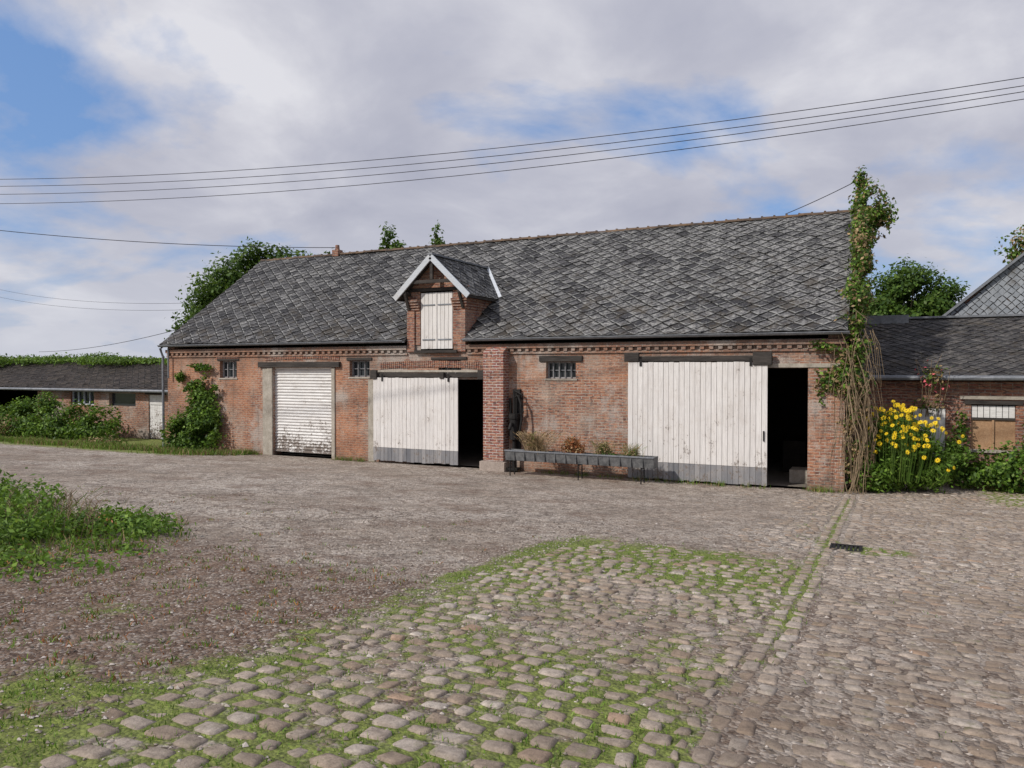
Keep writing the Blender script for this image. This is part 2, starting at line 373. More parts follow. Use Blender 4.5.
sc2=m.n('ShaderNodeSeparateColor'); m.l(v2.outputs['Color'],sc2.inputs[0])
grav=m.ramp(sc.outputs[0],[(0,(.10,.08,.062)),(.25,(.26,.215,.175)),(.6,(.42,.36,.305)),(1,(.62,.55,.485))])
grav=m.mix(m.ramp(sc2.outputs[0],[(.66,0),(.76,.7)]),grav,(.43,.385,.34))
grav=m.mix(m.ramp(sc2.outputs[1],[(.80,0),(.86,.7)]),grav,(.13,.10,.085))
big=m.noise(.30,7,m.mapp(co,(.7,1.3,1)),.68)
grav=m.mix(m.ramp(big,[(.40,.55),(.60,0)]),grav,(.22,.17,.13))
mid=m.noise(1.3,8,co,.78)
grav=m.mix(.6,grav,m.ramp(mid,[(.34,.28),(.66,.72)]),'OVERLAY')
fine=m.noise(5.0,8,co,.8)
grav=m.mix(.6,grav,m.ramp(fine,[(.3,.2),(.7,.8)]),'OVERLAY')
dn=m.noise(2.2,8,co,.78)
dirt=m.mix(m.ramp(m.noise(7,7,co,.75),[(.38,0),(.62,1)]),(.075,.042,.028),(.23,.155,.11))
dirt=m.mix(m.ramp(sc.outputs[1],[(.76,0),(.82,.75)]),dirt,(.36,.31,.27))
df=m.ramp(m.math('ADD',s.outputs[0],m.math('MULTIPLY',m.math('SUBTRACT',dn,.5),1.5)),[(.28,0),(.66,.9)])
c=m.mix(df,grav,dirt)
mossc=m.mix(m.ramp(m.noise(16,6,co,.75),[(.35,0),(.65,1)]),(.07,.085,.02),(.27,.33,.07))
mf=m.ramp(m.math('ADD',s.outputs[1],m.math('MULTIPLY',m.math('SUBTRACT',m.noise(6,8,co,.8),.5),1.7)),[(.40,0),(.60,.92)])
c=m.mix(mf,c,mossc)
m.col(c); h=m.math('ADD',m.math('MULTIPLY',v1.outputs['Distance'],-1.0),m.math('MULTIPLY',fine,2.0)); m.bump(h,.016,1.0)
fast_mesh('ground',np.stack([X.ravel(),Y.ravel(),Z.ravel()],1),F,[m.mat],None,True,{'mask':('FLOAT_COLOR',mk)})

# cobblestones
def cover(x,r):
    nz=float(n2(np.array(x),np.array(r),2.1,5.0)); nq=float(n2(np.array(x),np.array(r),.8,2.2))
    a=float(ss(-3.45,-4.15,np.array(x+.35*nz)))*.034*(1 if r<9.5 else .6)
    b=float(ss(7.9,9.8,np.array(r+1.0*nz)))*float(ss(-.9,-2.4,np.array(x+.5*nz)))*.016
    return a+b+.006*max(0,nz)+.006*max(0,nq)
stones=[]
y=-18.9
while y<-.25:
    r=y+19.65; x=-4.7 if r<9 else -7.0
    x+=random.random()*.12
    pit=.160*random.uniform(.92,1.08)
    while x<-.87:
        L=random.uniform(.145,.235)
        L=min(L,-.85-x) if -.85-x<.3 else L
        if L>.09 and random.random()>.03:
            gap=.030+.030*random.random()+.006*max(0,1-(r-2)/8)
            stones.append((x+L/2,y+pit/2+random.uniform(-.012,.012)+.025*math.sin(x*1.3+y),L-gap,pit-gap*.95,.0115-cover(x,r)+random.uniform(-.008,.007),random.uniform(-.13,.13)))
        x+=L
    y+=pit
for lx in (-.785,-.645):
    y=-18.9
    while y<-.4:
        L=random.uniform(.17,.25); stones.append((lx,y+L/2,.112,L-.03,.007+random.uniform(-.006,.004),random.uniform(-.03,.03))); y+=L
y=-18.9
while y<1.6:
    r=y+19.65; x=-.565+random.random()*.03; pit=.142*random.uniform(.92,1.08)
    while x<6.2:
        L=random.uniform(.12,.215); gap=.016+.018*random.random()
        nz=float(n2(np.array(x),np.array(y),1.7,2.0))
        if not (abs(x+L/2+.45)<.24 and abs(y+8.75)<.2) and not(y>-.2 and x<-.8):
            stones.append((x+L/2,y+pit/2+.018*math.sin(x*1.1+y*.7),L-gap,pit-gap,.0055-.008*max(0,nz)+random.uniform(-.006,.005),random.uniform(-.07,.07)))
        x+=L
    y+=pit
S=np.array(stones); ns=len(S)
p=np.array([-1,-.9,-.62,.62,.9,1.]); PP,QQ=np.meshgrid(p,p); PP=PP.ravel(); QQ=QQ.ravel(); K=36
edge=np.maximum(abs(PP),abs(QQ))
rnd_=np.where((abs(PP)>.85)&(abs(QQ)>.85),.11,0)
px=PP[None]*(1-rnd_[None]); qx=QQ[None]*(1-rnd_[None])
C4=rng.normal(size=(ns,2,4))*.012
wts=np.stack([(1-PP)*(1-QQ),(1+PP)*(1-QQ),(1+PP)*(1+QQ),(1-PP)*(1+QQ)],0)/4
lx=px*S[:,2:3]/2+C4[:,0]@wts+rng.normal(size=(ns,K))*.0026
ly=qx*S[:,3:4]/2+C4[:,1]@wts+rng.normal(size=(ns,K))*.0026
ca=np.cos(S[:,5:6]); sa=np.sin(S[:,5:6])
wx=S[:,0:1]+lx*ca-ly*sa; wy=S[:,1:2]+lx*sa+ly*ca
hz=np.where(edge>.95,-.034,np.where(edge>.8,-.0045,.002))[None]+rng.normal(size=(ns,K))*.0017
tilt=rng.normal(size=(ns,2))*.035
wz=zg(S[:,0:1],S[:,1:2])-.0697*(ly*ca+lx*sa)+S[:,4:5]+hz+tilt[:,0:1]*lx+tilt[:,1:2]*ly
V=np.stack([wx,wy,wz],-1).reshape(-1,3)
g=np.arange(36).reshape(6,6); f0=np.stack([g[:-1,:-1],g[:-1,1:],g[1:,1:],g[1:,:-1]],-1).reshape(-1,4)
F=(np.arange(ns)[:,None,None]*K+f0[None]).reshape(-1,4)
m=NT('granite_setts'); co=m.co(); ri=m.n('ShaderNodeNewGeometry').outputs['Random Per Island']
c=m.ramp(ri,[(0,(.25,.185,.135)),(.25,(.34,.275,.22)),(.5,(.30,.25,.205)),(.75,(.38,.315,.26)),(.93,(.42,.37,.32)),(1,(.34,.23,.16))])
c=m.mix(.75,c,m.ramp(m.noise(16,8,co,.8),[(.30,.15),(.70,.85)]),'OVERLAY')
c=m.mix(m.math('MULTIPLY',m.ramp(m.noise(.9,7,co,.75),[(.44,0),(.62,1)]),.6),c,(.18,.135,.10))
c=m.mix(m.ramp(m.noise(34,6,co,.75),[(.57,0),(.67,.65)]),c,(.12,.095,.075))
c=m.mix(m.ramp(m.noise(4,8,m.mapp(co,(1,1,1),(3,1,5)),.8),[(.56,0),(.68,.75)]),c,(.14,.14,.055))
m.col(c); m.b.inputs['Roughness'].default_value=.8; m.bump(m.noise(40,7,co,.75),.008,1.0)
fast_mesh('cobblestone_paving',V,F,[m.mat],None,True)
# loose gravel stones
n=20000; gxp=-3.6-9*rng.random(n)**1.4; gr=1.8+9*rng.random(n)
ex=8000; gxp[:ex]=rng.uniform(-4.2,2.5,ex); gr[:ex]=rng.uniform(2,12,ex)
sz=.004+.013*rng.random(n)**3; gyp=gr-19.65; gz=zg(gxp,gyp)+sz*.3
oct_=np.array([[1,0,0],[0,1,0],[-1,0,0],[0,-1,0],[0,0,.7],[0,0,-.7]],float)
V=(oct_[None]*sz[:,None,None]*(1+.35*rng.normal(size=(n,6,1))))+np.stack([gxp,gyp,gz],1)[:,None]
f=np.array([[0,1,4],[1,2,4],[2,3,4],[3,0,4],[1,0,5],[2,1,5],[3,2,5],[0,3,5]])
m=NT('pebble'); ri=m.n('ShaderNodeNewGeometry').outputs['Random Per Island']; m.col(m.ramp(ri,[(0,(.12,.10,.08)),(.6,(.33,.28,.24)),(1,(.5,.45,.41))]))
fast_mesh('loose_gravel',V.reshape(-1,3),(np.arange(n)[:,None,None]*6+f[None]).reshape(-1,3),[m.mat])
# grass in the joints
cx=rng.uniform(-7,3,600000); cy=rng.uniform(-18.6,0,600000)
mm_=moss_mask(cx,cy)*(.5+.6*n2(cx,cy,9,2)); k=rng.random(len(cx))<np.clip(mm_-.14,0,1)*1.1*np.clip(5/(cy+19.65),.25,1)
cx,cy=cx[k][:90000],cy[k][:90000]
kd={}
cell=.25
for i,(a,b) in enumerate(S[:,:2]): kd.setdefault((int(a//cell),int(b//cell)),[]).append(i)
keep=[]
for a,b in zip(cx,cy):
    ok=True; ci,cj=int(a//cell),int(b//cell)
    for di in (-1,0,1):
        for dj in (-1,0,1):
            for i in kd.get((ci+di,cj+dj),()):
                if S[i,4]>-.004 and abs(a-S[i,0])<S[i,2]*.45 and abs(b-S[i,1])<S[i,3]*.45: ok=False
    keep.append(ok)
keep=np.array(keep); cx,cy=cx[keep],cy[keep]
blades('grass_in_joints',np.stack([cx,cy,zg(cx,cy)-.004],1),.028,.0035,[M_leaf_l,M_leaf,M_leaf_l],None,1.2)
d=MB(); dz=float(zg(-.45,-8.75))+.014; e=empty('drain_grate')
for a in range(7): d.box(-.62+a*.053,-.60+a*.053+.012,-8.9,-8.6,dz-.02,dz)
d.box(-.65,-.26,-8.94,-8.905,dz-.02,dz+.004); d.box(-.65,-.26,-8.595,-8.56,dz-.02,dz+.004)
d.box(-.65,-.625,-8.905,-8.595,dz-.02,dz+.004);d.box(-.285,-.26,-8.905,-8.595,dz-.02,dz+.004)
d.box(-.64,-.27,-8.93,-8.57,dz-.05,dz-.03)
d.obj('grate',[M_iron],e)

# ------------------------------------------------------------ roof slates
def slates(name,o,u,v,U,Vv,mat,parent,a=.235,b=.205,lift=.02,test=None):
    o=np.array(o,float); u=np.array(u,float); v=np.array(v,float); u/=np.linalg.norm(u); v/=np.linalg.norm(v); nrm=np.cross(u,v)
    cs=[]
    rows=int(Vv/b)+2
    for j in range(rows):
        off=a if j%2 else 0
        x=off-a
        while x<U+a:
            cs.append((x,j*b)); x+=2*a
    C=np.array(cs)
    if test is not None: C=C[test(C[:,0],C[:,1])]
    n=len(C); rnd=rng.random(n)
    lu=np.array([0,-1,0,1]); lv=np.array([1,0,-1,0.])
    jr=rng.normal(size=(n,1))
    sk=rng.normal(size=(n,1))*.012
    pu=C[:,0:1]+lu*a*.985+rng.normal(size=(n,4))*.006+sk*lv; pv=C[:,1:2]+lv*b*1.0+rng.normal(size=(n,4))*.006-sk*lu
    pv[:,2]-=(rng.random(n)<.06)*.035
    h=np.array([.004,.018,.034,.018])[None]*(lift/.02)+jr*.002+abs(rng.normal(size=(n,1)))*np.array([0,0,.012,0])
    pu=np.clip(pu,0,U); pv=np.clip(pv,0,Vv)
    sag=(.018*np.sin(pu*.9)+.014*np.sin(pu*.37+pv*1.3))*(lift/.02)*(U>15)
    top=o+pu[...,None]*u+pv[...,None]*v+(h+sag+.02*(U>15))[...,None]*nrm
    low=top-nrm*.022
    A=np.stack([lu[None]*np.ones((n,1)),lv[None]*np.ones((n,1)),rnd[:,None]*np.ones((1,4))],-1)
    V=np.concatenate([top,low],1).reshape(-1,3); At=np.concatenate([A,A],1).reshape(-1,3)
    f=np.array([[0,1,2,3],[1,5,6,2],[2,6,7,3]])
    F=(np.arange(n)[:,None,None]*8+f[None]).reshape(-1,4)
    return fast_mesh(name,V,F,[mat],parent,False,{'loc':('FLOAT_VECTOR',At)})
def ridge_tiles(mb,x0,x1,y,z,step=.36,r=.09,m=0):
    x=x0
    while x<x1:
        xe=min(x+step,x1); k=7; zj=random.uniform(-.012,.012)
        for i in range(k-1):
            t0=math.pi*i/(k-1);t1=math.pi*(i+1)/(k-1); ra=r; rb=r*.92; zz=z-.06+zj
            mb.face([(x,y-ra*1.25*math.cos(t0),zz+ra*math.sin(t0)),(x,y-ra*1.25*math.cos(t1),zz+ra*math.sin(t1)),(xe,y-rb*1.25*math.cos(t1),zz+rb*math.sin(t1)),(xe,y-rb*1.25*math.cos(t0),zz+rb*math.sin(t0))],m)
        mb.box(x-.02,x+.035,y-.05,y+.05,z+.01,z+.045,m)
        x=xe
M_ridge=simple('ridge_tiles',(.035,.033,.035),(.20,.13,.08),2)

# ------------------------------------------------------------ the barn
XL,XR=-23.9,-.87; SL=.73; ZE=3.95; YR=4.9; ZR=ZE+SL*YR
DX=-12.2; HW=1.03
barn=empty('brick_barn')
ops=[(-21.24,-20.42,2.62,3.22),(-18.75,-16.22,0,2.98),(-15.5,-14.7,2.68,3.2),(-13.2,-10.40,0,2.62),(-12.15,-11.35,2.76,3.2),(-8.6,-7.7,2.66,3.13),(-4.9,-1.69,0,2.95)]
w=MB()
w.wall(XL,XR,-.3,3.66,0,.38,ops+[(-12.78,-11.62,3.50,3.66)],0)
w.box(XL,XL+.38,.383,9.42,-.3,3.64,0); w.box(XR-.38,XR,.383,9.42,-.3,3.64,0); w.box(XL,XR,9.423,9.8,-.3,3.64,0)
prof=[(0.0,3.645),(9.8,3.645),(9.8,3.80),(YR,ZR-.12),(0.0,ZE-.12)]
w.prism_x(prof,XL+.003,XL+.377,0); w.prism_x(prof,XR-.377,XR-.003,0)
w.box(-10.42,-9.77,-.36,-.003,.28,3.42,1)
w.prism_x([(-.36,3.42),(-.003,3.42),(-.003,3.62)],-10.42,-9.77,1)
w.box(-18.98,-18.755,-.05,.3,0,2.98,2); w.box(-19.2,-18.98,-.03,-.003,0,2.98,2)
w.box(-16.215,-16.08,-.04,.3,0,2.98,2)
w.box(-14.75,-14.5,-.03,-.003,0,2.6,2)
w.box(-10.5,-9.7,-.44,-.36,0,.27,3); w.box(-10.5,-9.7,-.36,-.004,-.2,.275,3)
for (a0,a1) in ((XL,DX-HW-.02),(DX+HW+.02,XR)):
    w.box(a0,a1,-.05,-.003,3.36,3.42,0)
    w.box(a0,a1,-.10,-.003,3.52,3.64,0)
    x=a0+.05
    while x<a1-.15: w.box(x,x+.11,-.075,-.003,3.425,3.517,0); x+=.235
w.box(-5.0,-.95,-.03,-.004,2.96,3.06,2)
w.box(-14.4,-10.45,-.035,-.004,2.83,2.90,2)
w.obj('walls',[M_brick,M_brick_red,M_conc,M_stone],barn,bevel=.004)
a=MB()
def arch(x0,x1,z,rise,h=.22):
    n=int((x1-x0)/.075)
    for i in range(n):
        t=(i+.5)/n; xx=x0+(x1-x0)*t; zz=z+rise*(1-(2*t-1)**2); ang=(2*t-1)*.5*rise/(x1-x0)*6
        a.beam((xx-.0,-.012,zz),(xx+math.sin(ang)*h,-.012,zz+h),.058,.03,0,(0,1,0))
arch(-19.1,-15.9,3.22,.05,.1); arch(-14.3,-10.6,2.93,.05,.2); arch(-21.4,-20.3,3.3,.02,.1) 
a.obj('soldier_courses',[M_brick_dk],barn)
t=MB()
t.box(-19.35,-15.85,-.10,.25,2.99,3.17,0)
t.box(-21.35,-20.3,-.03,.2,3.225,3.29,0); t.box(-15.6,-14.6,-.04,.2,3.205,3.30,0)
t.box(-12.4,-11.15,-.04,.2,3.205,3.29,0); t.box(-8.8,-7.5,-.05,.2,3.135,3.30,0)
t.box(-14.5,-10.44,-.11,-.003,2.68,2.80,0)
t.box(-14.55,-14.3,-.2,-.113,2.62,2.9,0); t.box(-10.7,-10.45,-.2,-.113,2.62,2.9,0); t.box(-12.0,-11.85,-.2,-.113,2.64,2.84,0)
t.box(-6.1,-2.5,-.11,-.033,3.12,3.26,0); t.box(-6.25,-5.85,-.2,-.113,3.12,3.36,0); t.box(-2.95,-2.5,-.22,-.113,3.02,3.34,0)
t.obj('lintels_and_rails',[M_wood_dk],barn,bevel=.01)
g=MB()
for (x0,x1,z0,z1) in [ops[0],ops[2],ops[4],ops[5]]:
    g.box(x0,x1,.2,.21,z0,z1,0)
    fr=.04
    g.box(x0,x1,.14,.2,z0,z0+fr,1);g.box(x0,x1,.14,.2,z1-fr,z1,1);g.box(x0,x0+fr,.14,.2,z0+fr,z1-fr,1);g.box(x1-fr,x1,.14,.2,z0+fr,z1-fr,1)
    nb=5 if x0>-9 else 3
    for i in range(1,nb): 
        xx=x0+(x1-x0)*i/nb; g.box(xx-.012,xx+.012,.10,.135,z0,z1,1)
    g.box(x0+fr,x1-fr,.15,.19,(z0+z1)/2-.012,(z0+z1)/2+.012,1)
    g.box(x0-.04,x1+.04,-.025,.13,z0-.05,z0-.003,2)
g.obj('windows',[M_glass,M_greyboard,M_conc],barn)
def plank_door(name,x0,x1,z0,z1,y,n,strip,parent=barn):
    d=MB(); wd=(x1-x0)/n
    for i in range(n):
        o=random.uniform(-.006,.006)
        d.box(x0+i*wd+.004,x0+(i+1)*wd-.004,y-.03+o,y+o,z0+strip+.006,z1+random.uniform(-.012,.008),0)
        if strip: d.box(x0+i*wd+.003,x0+(i+1)*wd-.003,y-.036+o,y-.006+o,z0+random.uniform(0,.04),z0+strip,1)
    for zz in (z0+.6,(z0+z1)/2,z1-.3): d.box(x0+.05,x1-.05,y+.008,y+.035,zz,zz+.14,2)
    return d.obj(name,[M_white,M_greyboard,M_wood_dk],parent,bevel=.003)
plank_door('sliding_door',-14.46,-11.38,.06,2.66,-.13,22,.42)
plank_door('sliding_door_wide',-6.15,-2.6,.03,3.1,-.15,26,.46)
dd=MB()
for x in (-5.8,-3.0): dd.box(x-.03,x+.03,-.2,-.187,3.0,3.2,0)
for x in (-14.1,-11.7): dd.box(x-.03,x+.03,-.18,-.167,2.55,2.78,0)
dd.box(-2.70,-2.67,-.21,-.185,1.15,1.4,0)
dd.obj('door_hangers',[M_iron],barn)
d=MB(); z=.2
while z<2.97:
    d.face([(-18.75,.12,z),(-16.22,.12,z),(-16.22,.085,z+.05),(-18.75,.085,z+.05)]); d.face([(-18.75,.085,z+.05),(-16.22,.085,z+.05),(-16.22,.12,z+.10),(-18.75,.12,z+.10)]); z+=.101
d.box(-18.75,-16.22,.07,.14,.13,.2)
d.obj('corrugated_door',[M_white2],barn)
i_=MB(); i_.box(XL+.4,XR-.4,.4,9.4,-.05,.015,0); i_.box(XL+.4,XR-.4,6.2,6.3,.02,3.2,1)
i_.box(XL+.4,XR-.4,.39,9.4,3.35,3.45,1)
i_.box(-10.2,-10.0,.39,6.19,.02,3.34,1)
for x in (-3.5,-1.45): i_.box(x,x+.15,3,3.15,.02,3.3,1)
i_.box(-2.2,-1.5,.9,1.6,.02,.35,2); i_.box(-2.6,-2.0,3.0,3.8,.02,.9,1)
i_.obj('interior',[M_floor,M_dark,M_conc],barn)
r=MB()
yo=-.20
def rz(y): return ZE+SL*y
for (a0,a1,ys_) in ((XL-.1,DX-HW-.002,yo),(DX+HW+.002,XR+.04,yo),(DX-HW-.001,DX+HW+.001,.8)):
    r.prism_x([(ys_,rz(ys_)-.07),(YR,ZR-.07),(YR,ZR),(ys_,rz(ys_))],a0,a1,0)
r.prism_x([(2*YR-yo,rz(yo)-.07),(2*YR-yo,rz(yo)),(YR+.001,ZR),(YR+.001,ZR-.07)],XL-.1,XR+.04,0)
r.obj('roof_deck',[M_slate_d],barn)
LS=math.hypot(YR-yo,ZR-rz(yo)); vd=(0,YR-yo,ZR-rz(yo))
ux0=XL-.12
def tmain(u,v):
    x=u+ux0; return ~((x>DX-HW-.12)&(x<DX+HW+.12)&(v<1.35))
slates('slate_roof_front',(ux0,yo-.02,rz(yo)-.01),(1,0,0),vd,XR-XL+.18,LS+.02,M_slate,barn,.22,.192,test=tmain)
slates('slate_roof_rear',(XR+.06,2*YR-yo+.02,rz(yo)-.01),(-1,0,0),(0,-(YR-yo),ZR-rz(yo)),XR-XL+.18,LS+.02,M_slate,barn)
r=MB(); ridge_tiles(r,XL-.1,XR+.04,YR,ZR+.07); r.obj('ridge_tiles',[M_ridge],barn)
v_=MB()
for xx in (XL-.13,XR+.055):
    v_.beam((xx,yo,rz(yo)-.05),(xx,YR,ZR-.05),.03,.16,0); v_.beam((xx,2*YR-yo,rz(yo)-.05),(xx,YR,ZR-.05),.03,.16,0)
v_.obj('verge_boards',[M_wood_dk],barn)
gt=MB()
for (a0,a1) in ((XL-.15,DX-HW-.03),(DX+HW+.03,XR+.1)):
    k=8
    for i in range(k):
        t0=math.pi+math.pi*i/k;t1=math.pi+math.pi*(i+1)/k; yc=yo-.05; zc=rz(yo)-.0
        gt.face([(a0,yc+.065*math.cos(t0),zc+.065*math.sin(t0)),(a1,yc+.065*math.cos(t0),zc+.065*math.sin(t0)),(a1,yc+.065*math.cos(t1),zc+.065*math.sin(t1)),(a0,yc+.065*math.cos(t1),zc+.065*math.sin(t1))])
    gt.box(a0,a1,yc-.075,yc-.06,zc-.012,zc+.006)
gt.tube([(XL-.12,yo-.02,3.7),(XL-.12,-.1,3.4),(XL-.12,-.1,0)],.045,10)
gt.tube([(XL+.2,-.13,3.7),(XL+.2,-.13,3.2),(XL+.2,-.13,2.6)],.03,8)
gt.obj('gutter_and_downpipe',[M_zinc],barn)
c=MB(); c.box(-20.1,-19.8,YR-.15,YR+.15,ZR-.05,ZR+.22,0); c.tube([(-19.95,YR,ZR+.22),(-19.95,YR,ZR+.42)],[.1,.08],10,0)
c.obj('chimney',[M_brick_dk],barn)

# dormer
DE=5.12; DP=6.33; OH=1.27; YF=-.36
dm=MB(); sl=(DP-DE)/OH
dm.wall(DX-HW,DX+HW,3.663,5.28,-.03,.3,[(-12.78,-11.62,3.663,5.28)],0)
dm.prism_y([(DX-HW+.02,5.39),(DX+HW-.02,5.39),(DX+.1,DP-.17),(DX-.1,DP-.17)],-.02,.27,0)
dm.box(DX-HW,DX-HW+.25,.303,2.6,3.7,DE+.1,0); dm.box(DX+HW-.25,DX+HW,.303,2.6,3.7,DE+.1,0)
for i,(o_,zz) in enumerate(((.04,4.72),(.08,4.80),(.12,4.88),(.16,4.96))):
    dm.box(DX-HW-.0,-12.79,-.03-o_,-.033,zz,zz+.077,0); dm.box(-11.61,DX+HW,-.03-o_,-.033,zz,zz+.077,0)
    dm.box(DX+HW+.003,DX+HW+o_*.7,-.03-o_,1.4,zz,zz+.077,0)
dm.box(DX-HW,DX-HW+.27,-.08,-.033,3.45,4.70,0); dm.box(DX+HW-.27,DX+HW,-.08,-.033,3.45,4.70,0)
dm.obj('dormer_walls',[M_brick_dk],barn,bevel=.004)
d=MB(); wd=1.12/8
for i in range(8): d.box(-12.76+i*wd+.005,-12.76+(i+1)*wd-.005,-.02,.01,3.54,5.24,0)
d.box(-12.22,-12.18,-.04,-.023,3.54,5.24,0)
for zz in (3.8,4.85):
    d.box(-12.7,-12.25,-.038,-.022,zz,zz+.04,1); d.box(-12.15,-11.68,-.038,-.022,zz,zz+.04,1)
d.obj('loft_door',[M_white,M_zinc],barn,bevel=.003)
d=MB(); d.box(-12.95,-11.45,-.12,.1,3.42,3.50,0); d.obj('loft_sill',[M_wood_dk],barn)
d=MB()
d.box(DX-HW-.05,DX+HW+.05,-.06,.0,5.285,5.385,1)
for s_ in (-1,1):
    d.beam((DX+s_*OH*1.02,YF,DE-.06),(DX,YF,DP-.05),.045,.17,0)
    d.beam((DX+s_*(HW-.08),-.06,4.75),(DX+s_*(HW-.08),YF+.05,5.22),.08,.08,1)
    d.beam((DX+s_*(HW-.08),0,5.22),(DX+s_*(HW-.08),YF+.03,5.22),.1,.1,1)
    d.beam((DX+s_*OH,YF,DE-.04),(DX+s_*OH,1.45,DE-.04),.03,.12,1)
d.box(DX-.72,DX+.72,YF+.03,YF+.1,5.50,5.60,1); d.box(DX-.05,DX+.05,YF+.035,YF+.11,5.605,6.2,1)
d.obj('dormer_bargeboards',[M_bluegrey,M_wood_dk],barn,bevel=.005)
d=MB(); YB=(DP-ZE)/SL
for s_ in (-1,1):
    d.face([(DX,YF,DP-.02),(DX+s_*OH,YF,DE-.02),(DX+s_*OH,1.75,DE-.02),(DX,YB+.15,DP-.02)])
    d.face([(DX,YF,DP-.07),(DX+s_*OH,YF,DE-.07),(DX+s_*OH,1.75,DE-.07),(DX,YB+.15,DP-.07)])
d.obj('dormer_deck',[M_wood_dk],barn)
LD=math.hypot(OH,DP-DE)
slates('dormer_slates_right',(DX+OH+.03,YF-.02,DE-.03),(0,1,0),(-OH,0,DP-DE),YB-YF+.1,LD+.04,M_slate,barn,.2,.18)
slates('dormer_slates_left',(DX-OH-.03,YB+.1,DE-.03),(0,-1,0),(OH,0,DP-DE),YB-YF+.12,LD+.04,M_slate,barn,.2,.18)
d=MB(); d.beam((DX,YF-.03,DP+.03),(DX,YB+.05,DP+.03),.16,.05,0)
ye=(DE-ZE)/SL
for s_ in (1,-1):
    d.beam((DX,YB,DP+.06),(DX+s_*(OH+.06),ye,DE+.06),.10,.03,1,(0,-.5,1))
d.obj('dormer_flashings',[M_zinc,M_zinc_l],barn)

# ------------------------------------------------------------ flower trough
ft=empty('flower_trough'); t=MB()
x0,x1,y0,y1=-9.4,-5.2,-1.02,-.62; zb=.42; zt=.70
t.prism_x([(y0+.05,zb),(y1-.05,zb),(y1,zt),(y1-.03,zt),(y1-.075,zb+.03),(y0+.075,zb+.03),(y0+.03,zt),(y0,zt)],x0,x1,0)
for xx in (x0,x1-.02): t.prism_x([(y0+.05,zb),(y1-.05,zb),(y1,zt),(y0,zt)],xx-.002,xx+.022,0)
t.box(x0,x1,y0-.015,y0+.012,zt-.03,zt+.012,2)
t.box(x0+.03,x1-.03,y0+.05,y1-.05,zb+.1,zt-.06,1)
for xx in (x0+.15,(x0+x1)/2+.05,x1-.35):
    for yy in (y0+.05,y1-.07): t.tube([(xx,yy,-.02),(xx,yy,zb)],.018,6,3)
    t.box(xx-.02,xx+.02,y0+.08,y1-.08,zb-.04,zb-.003,3)
for i in range(1,14):
    xx=x0+(x1-x0)*i/14; t.box(xx-.010,xx+.010,y0-.008,y0+.04,zb,zt-.035,0)
t.obj('trough',[M_trough,M_floor,M_zinc,M_iron],ft,bevel=.004)
def tuft(name,x,y,z,rx,n,h,mats,parent=None,w=.006,lean=.7):
    P=np.stack([x+rng.normal(size=n)*rx,y+rng.normal(size=n)*rx*.4,np.full(n,z)],1)
    return blades(name,P,h,w,mats,parent,lean)
tuft('dry_grass_plant',-8.5,-.82,.62,.15,520,.5,[M_straw,M_straw,M_leaf_dry],ft,.005,1.1)
leaf_cloud('dry_seed_heads',[(-8.5,-.82,1.0,.36,.2,.22),(-8.3,-.82,.85,.3,.2,.18)],900,.045,[M_straw,M_leaf_dry,M_leaf],ft,thr=-.5)
leaf_cloud('rust_plant',[(-7.5,-.82,.88,.28,.2,.28),(-7.3,-.82,.78,.2,.2,.18)],1400,.06,[M_leaf_rust,M_leaf_rust,M_leaf_dry],ft,thr=-.7)
tuft('rust_stalks',-7.45,-.82,.62,.14,160,.42,[M_leaf_rust],ft)
tuft('green_grass',-6.6,-.82,.62,.11,300,.36,[M_leaf,M_straw,M_straw],ft,.004,.9)
leaf_cloud('small_herb',[(-6.55,-.82,.85,.24,.16,.2),(-5.85,-.82,.8,.24,.16,.18)],1000,.045,[M_leaf,M_straw,M_leaf_dry],ft,thr=-.6)
tuft('grass_clump',-5.85,-.82,.62,.12,260,.32,[M_straw,M_leaf],ft,.004,.9)
leaf_cloud('low_leaves',[(-6.3,-.82,.7,.6,.16,.1)],400,.05,[M_leaf_d,M_leaf],ft,thr=-.5)

hp=empty('hand_water_pump'); t=MB()
xc=-9.5
t.box(xc-.09,xc+.13,-.1,-.006,.55,2.35,0)
t.tube([(xc,-.2,.1),(xc,-.2,.9),(xc,-.2,.92),(xc,-.2,1.5),(xc,-.2,1.52),(xc,-.2,1.66)],[.055,.055,.13,.13,.16,.16],12)
t.tube([(xc,-.2,1.62),(xc,-.2,2.05),(xc,-.2,2.3)],[.04,.04,.03],8)
t.tube([(xc,-.2,1.35),(xc,-.42,1.37),(xc,-.5,1.22)],[.05,.045,.05],10)
t.tube([(xc,-.2,2.1),(xc+.14,-.24,2.18),(xc+.25,-.28,1.95),(xc+.28,-.3,1.5),(xc+.22,-.32,1.1),(xc+.26,-.33,.9)],[.03,.035,.035,.03,.03,.04],8)
t.tube([(xc-.02,-.1,2.3),(xc+.2,-.12,2.2),(xc+.24,-.12,1.7),(xc+.1,-.12,1.6)],.03,8)
t.tube([(xc-.16,-.14,2.1),(xc-.14,-.14,1.6),(xc-.17,-.14,1.0)],.04,8)
t.box(xc-.16,xc+.16,-.36,-.08,.05,.12,0)
t.obj('pump',[M_iron],hp)

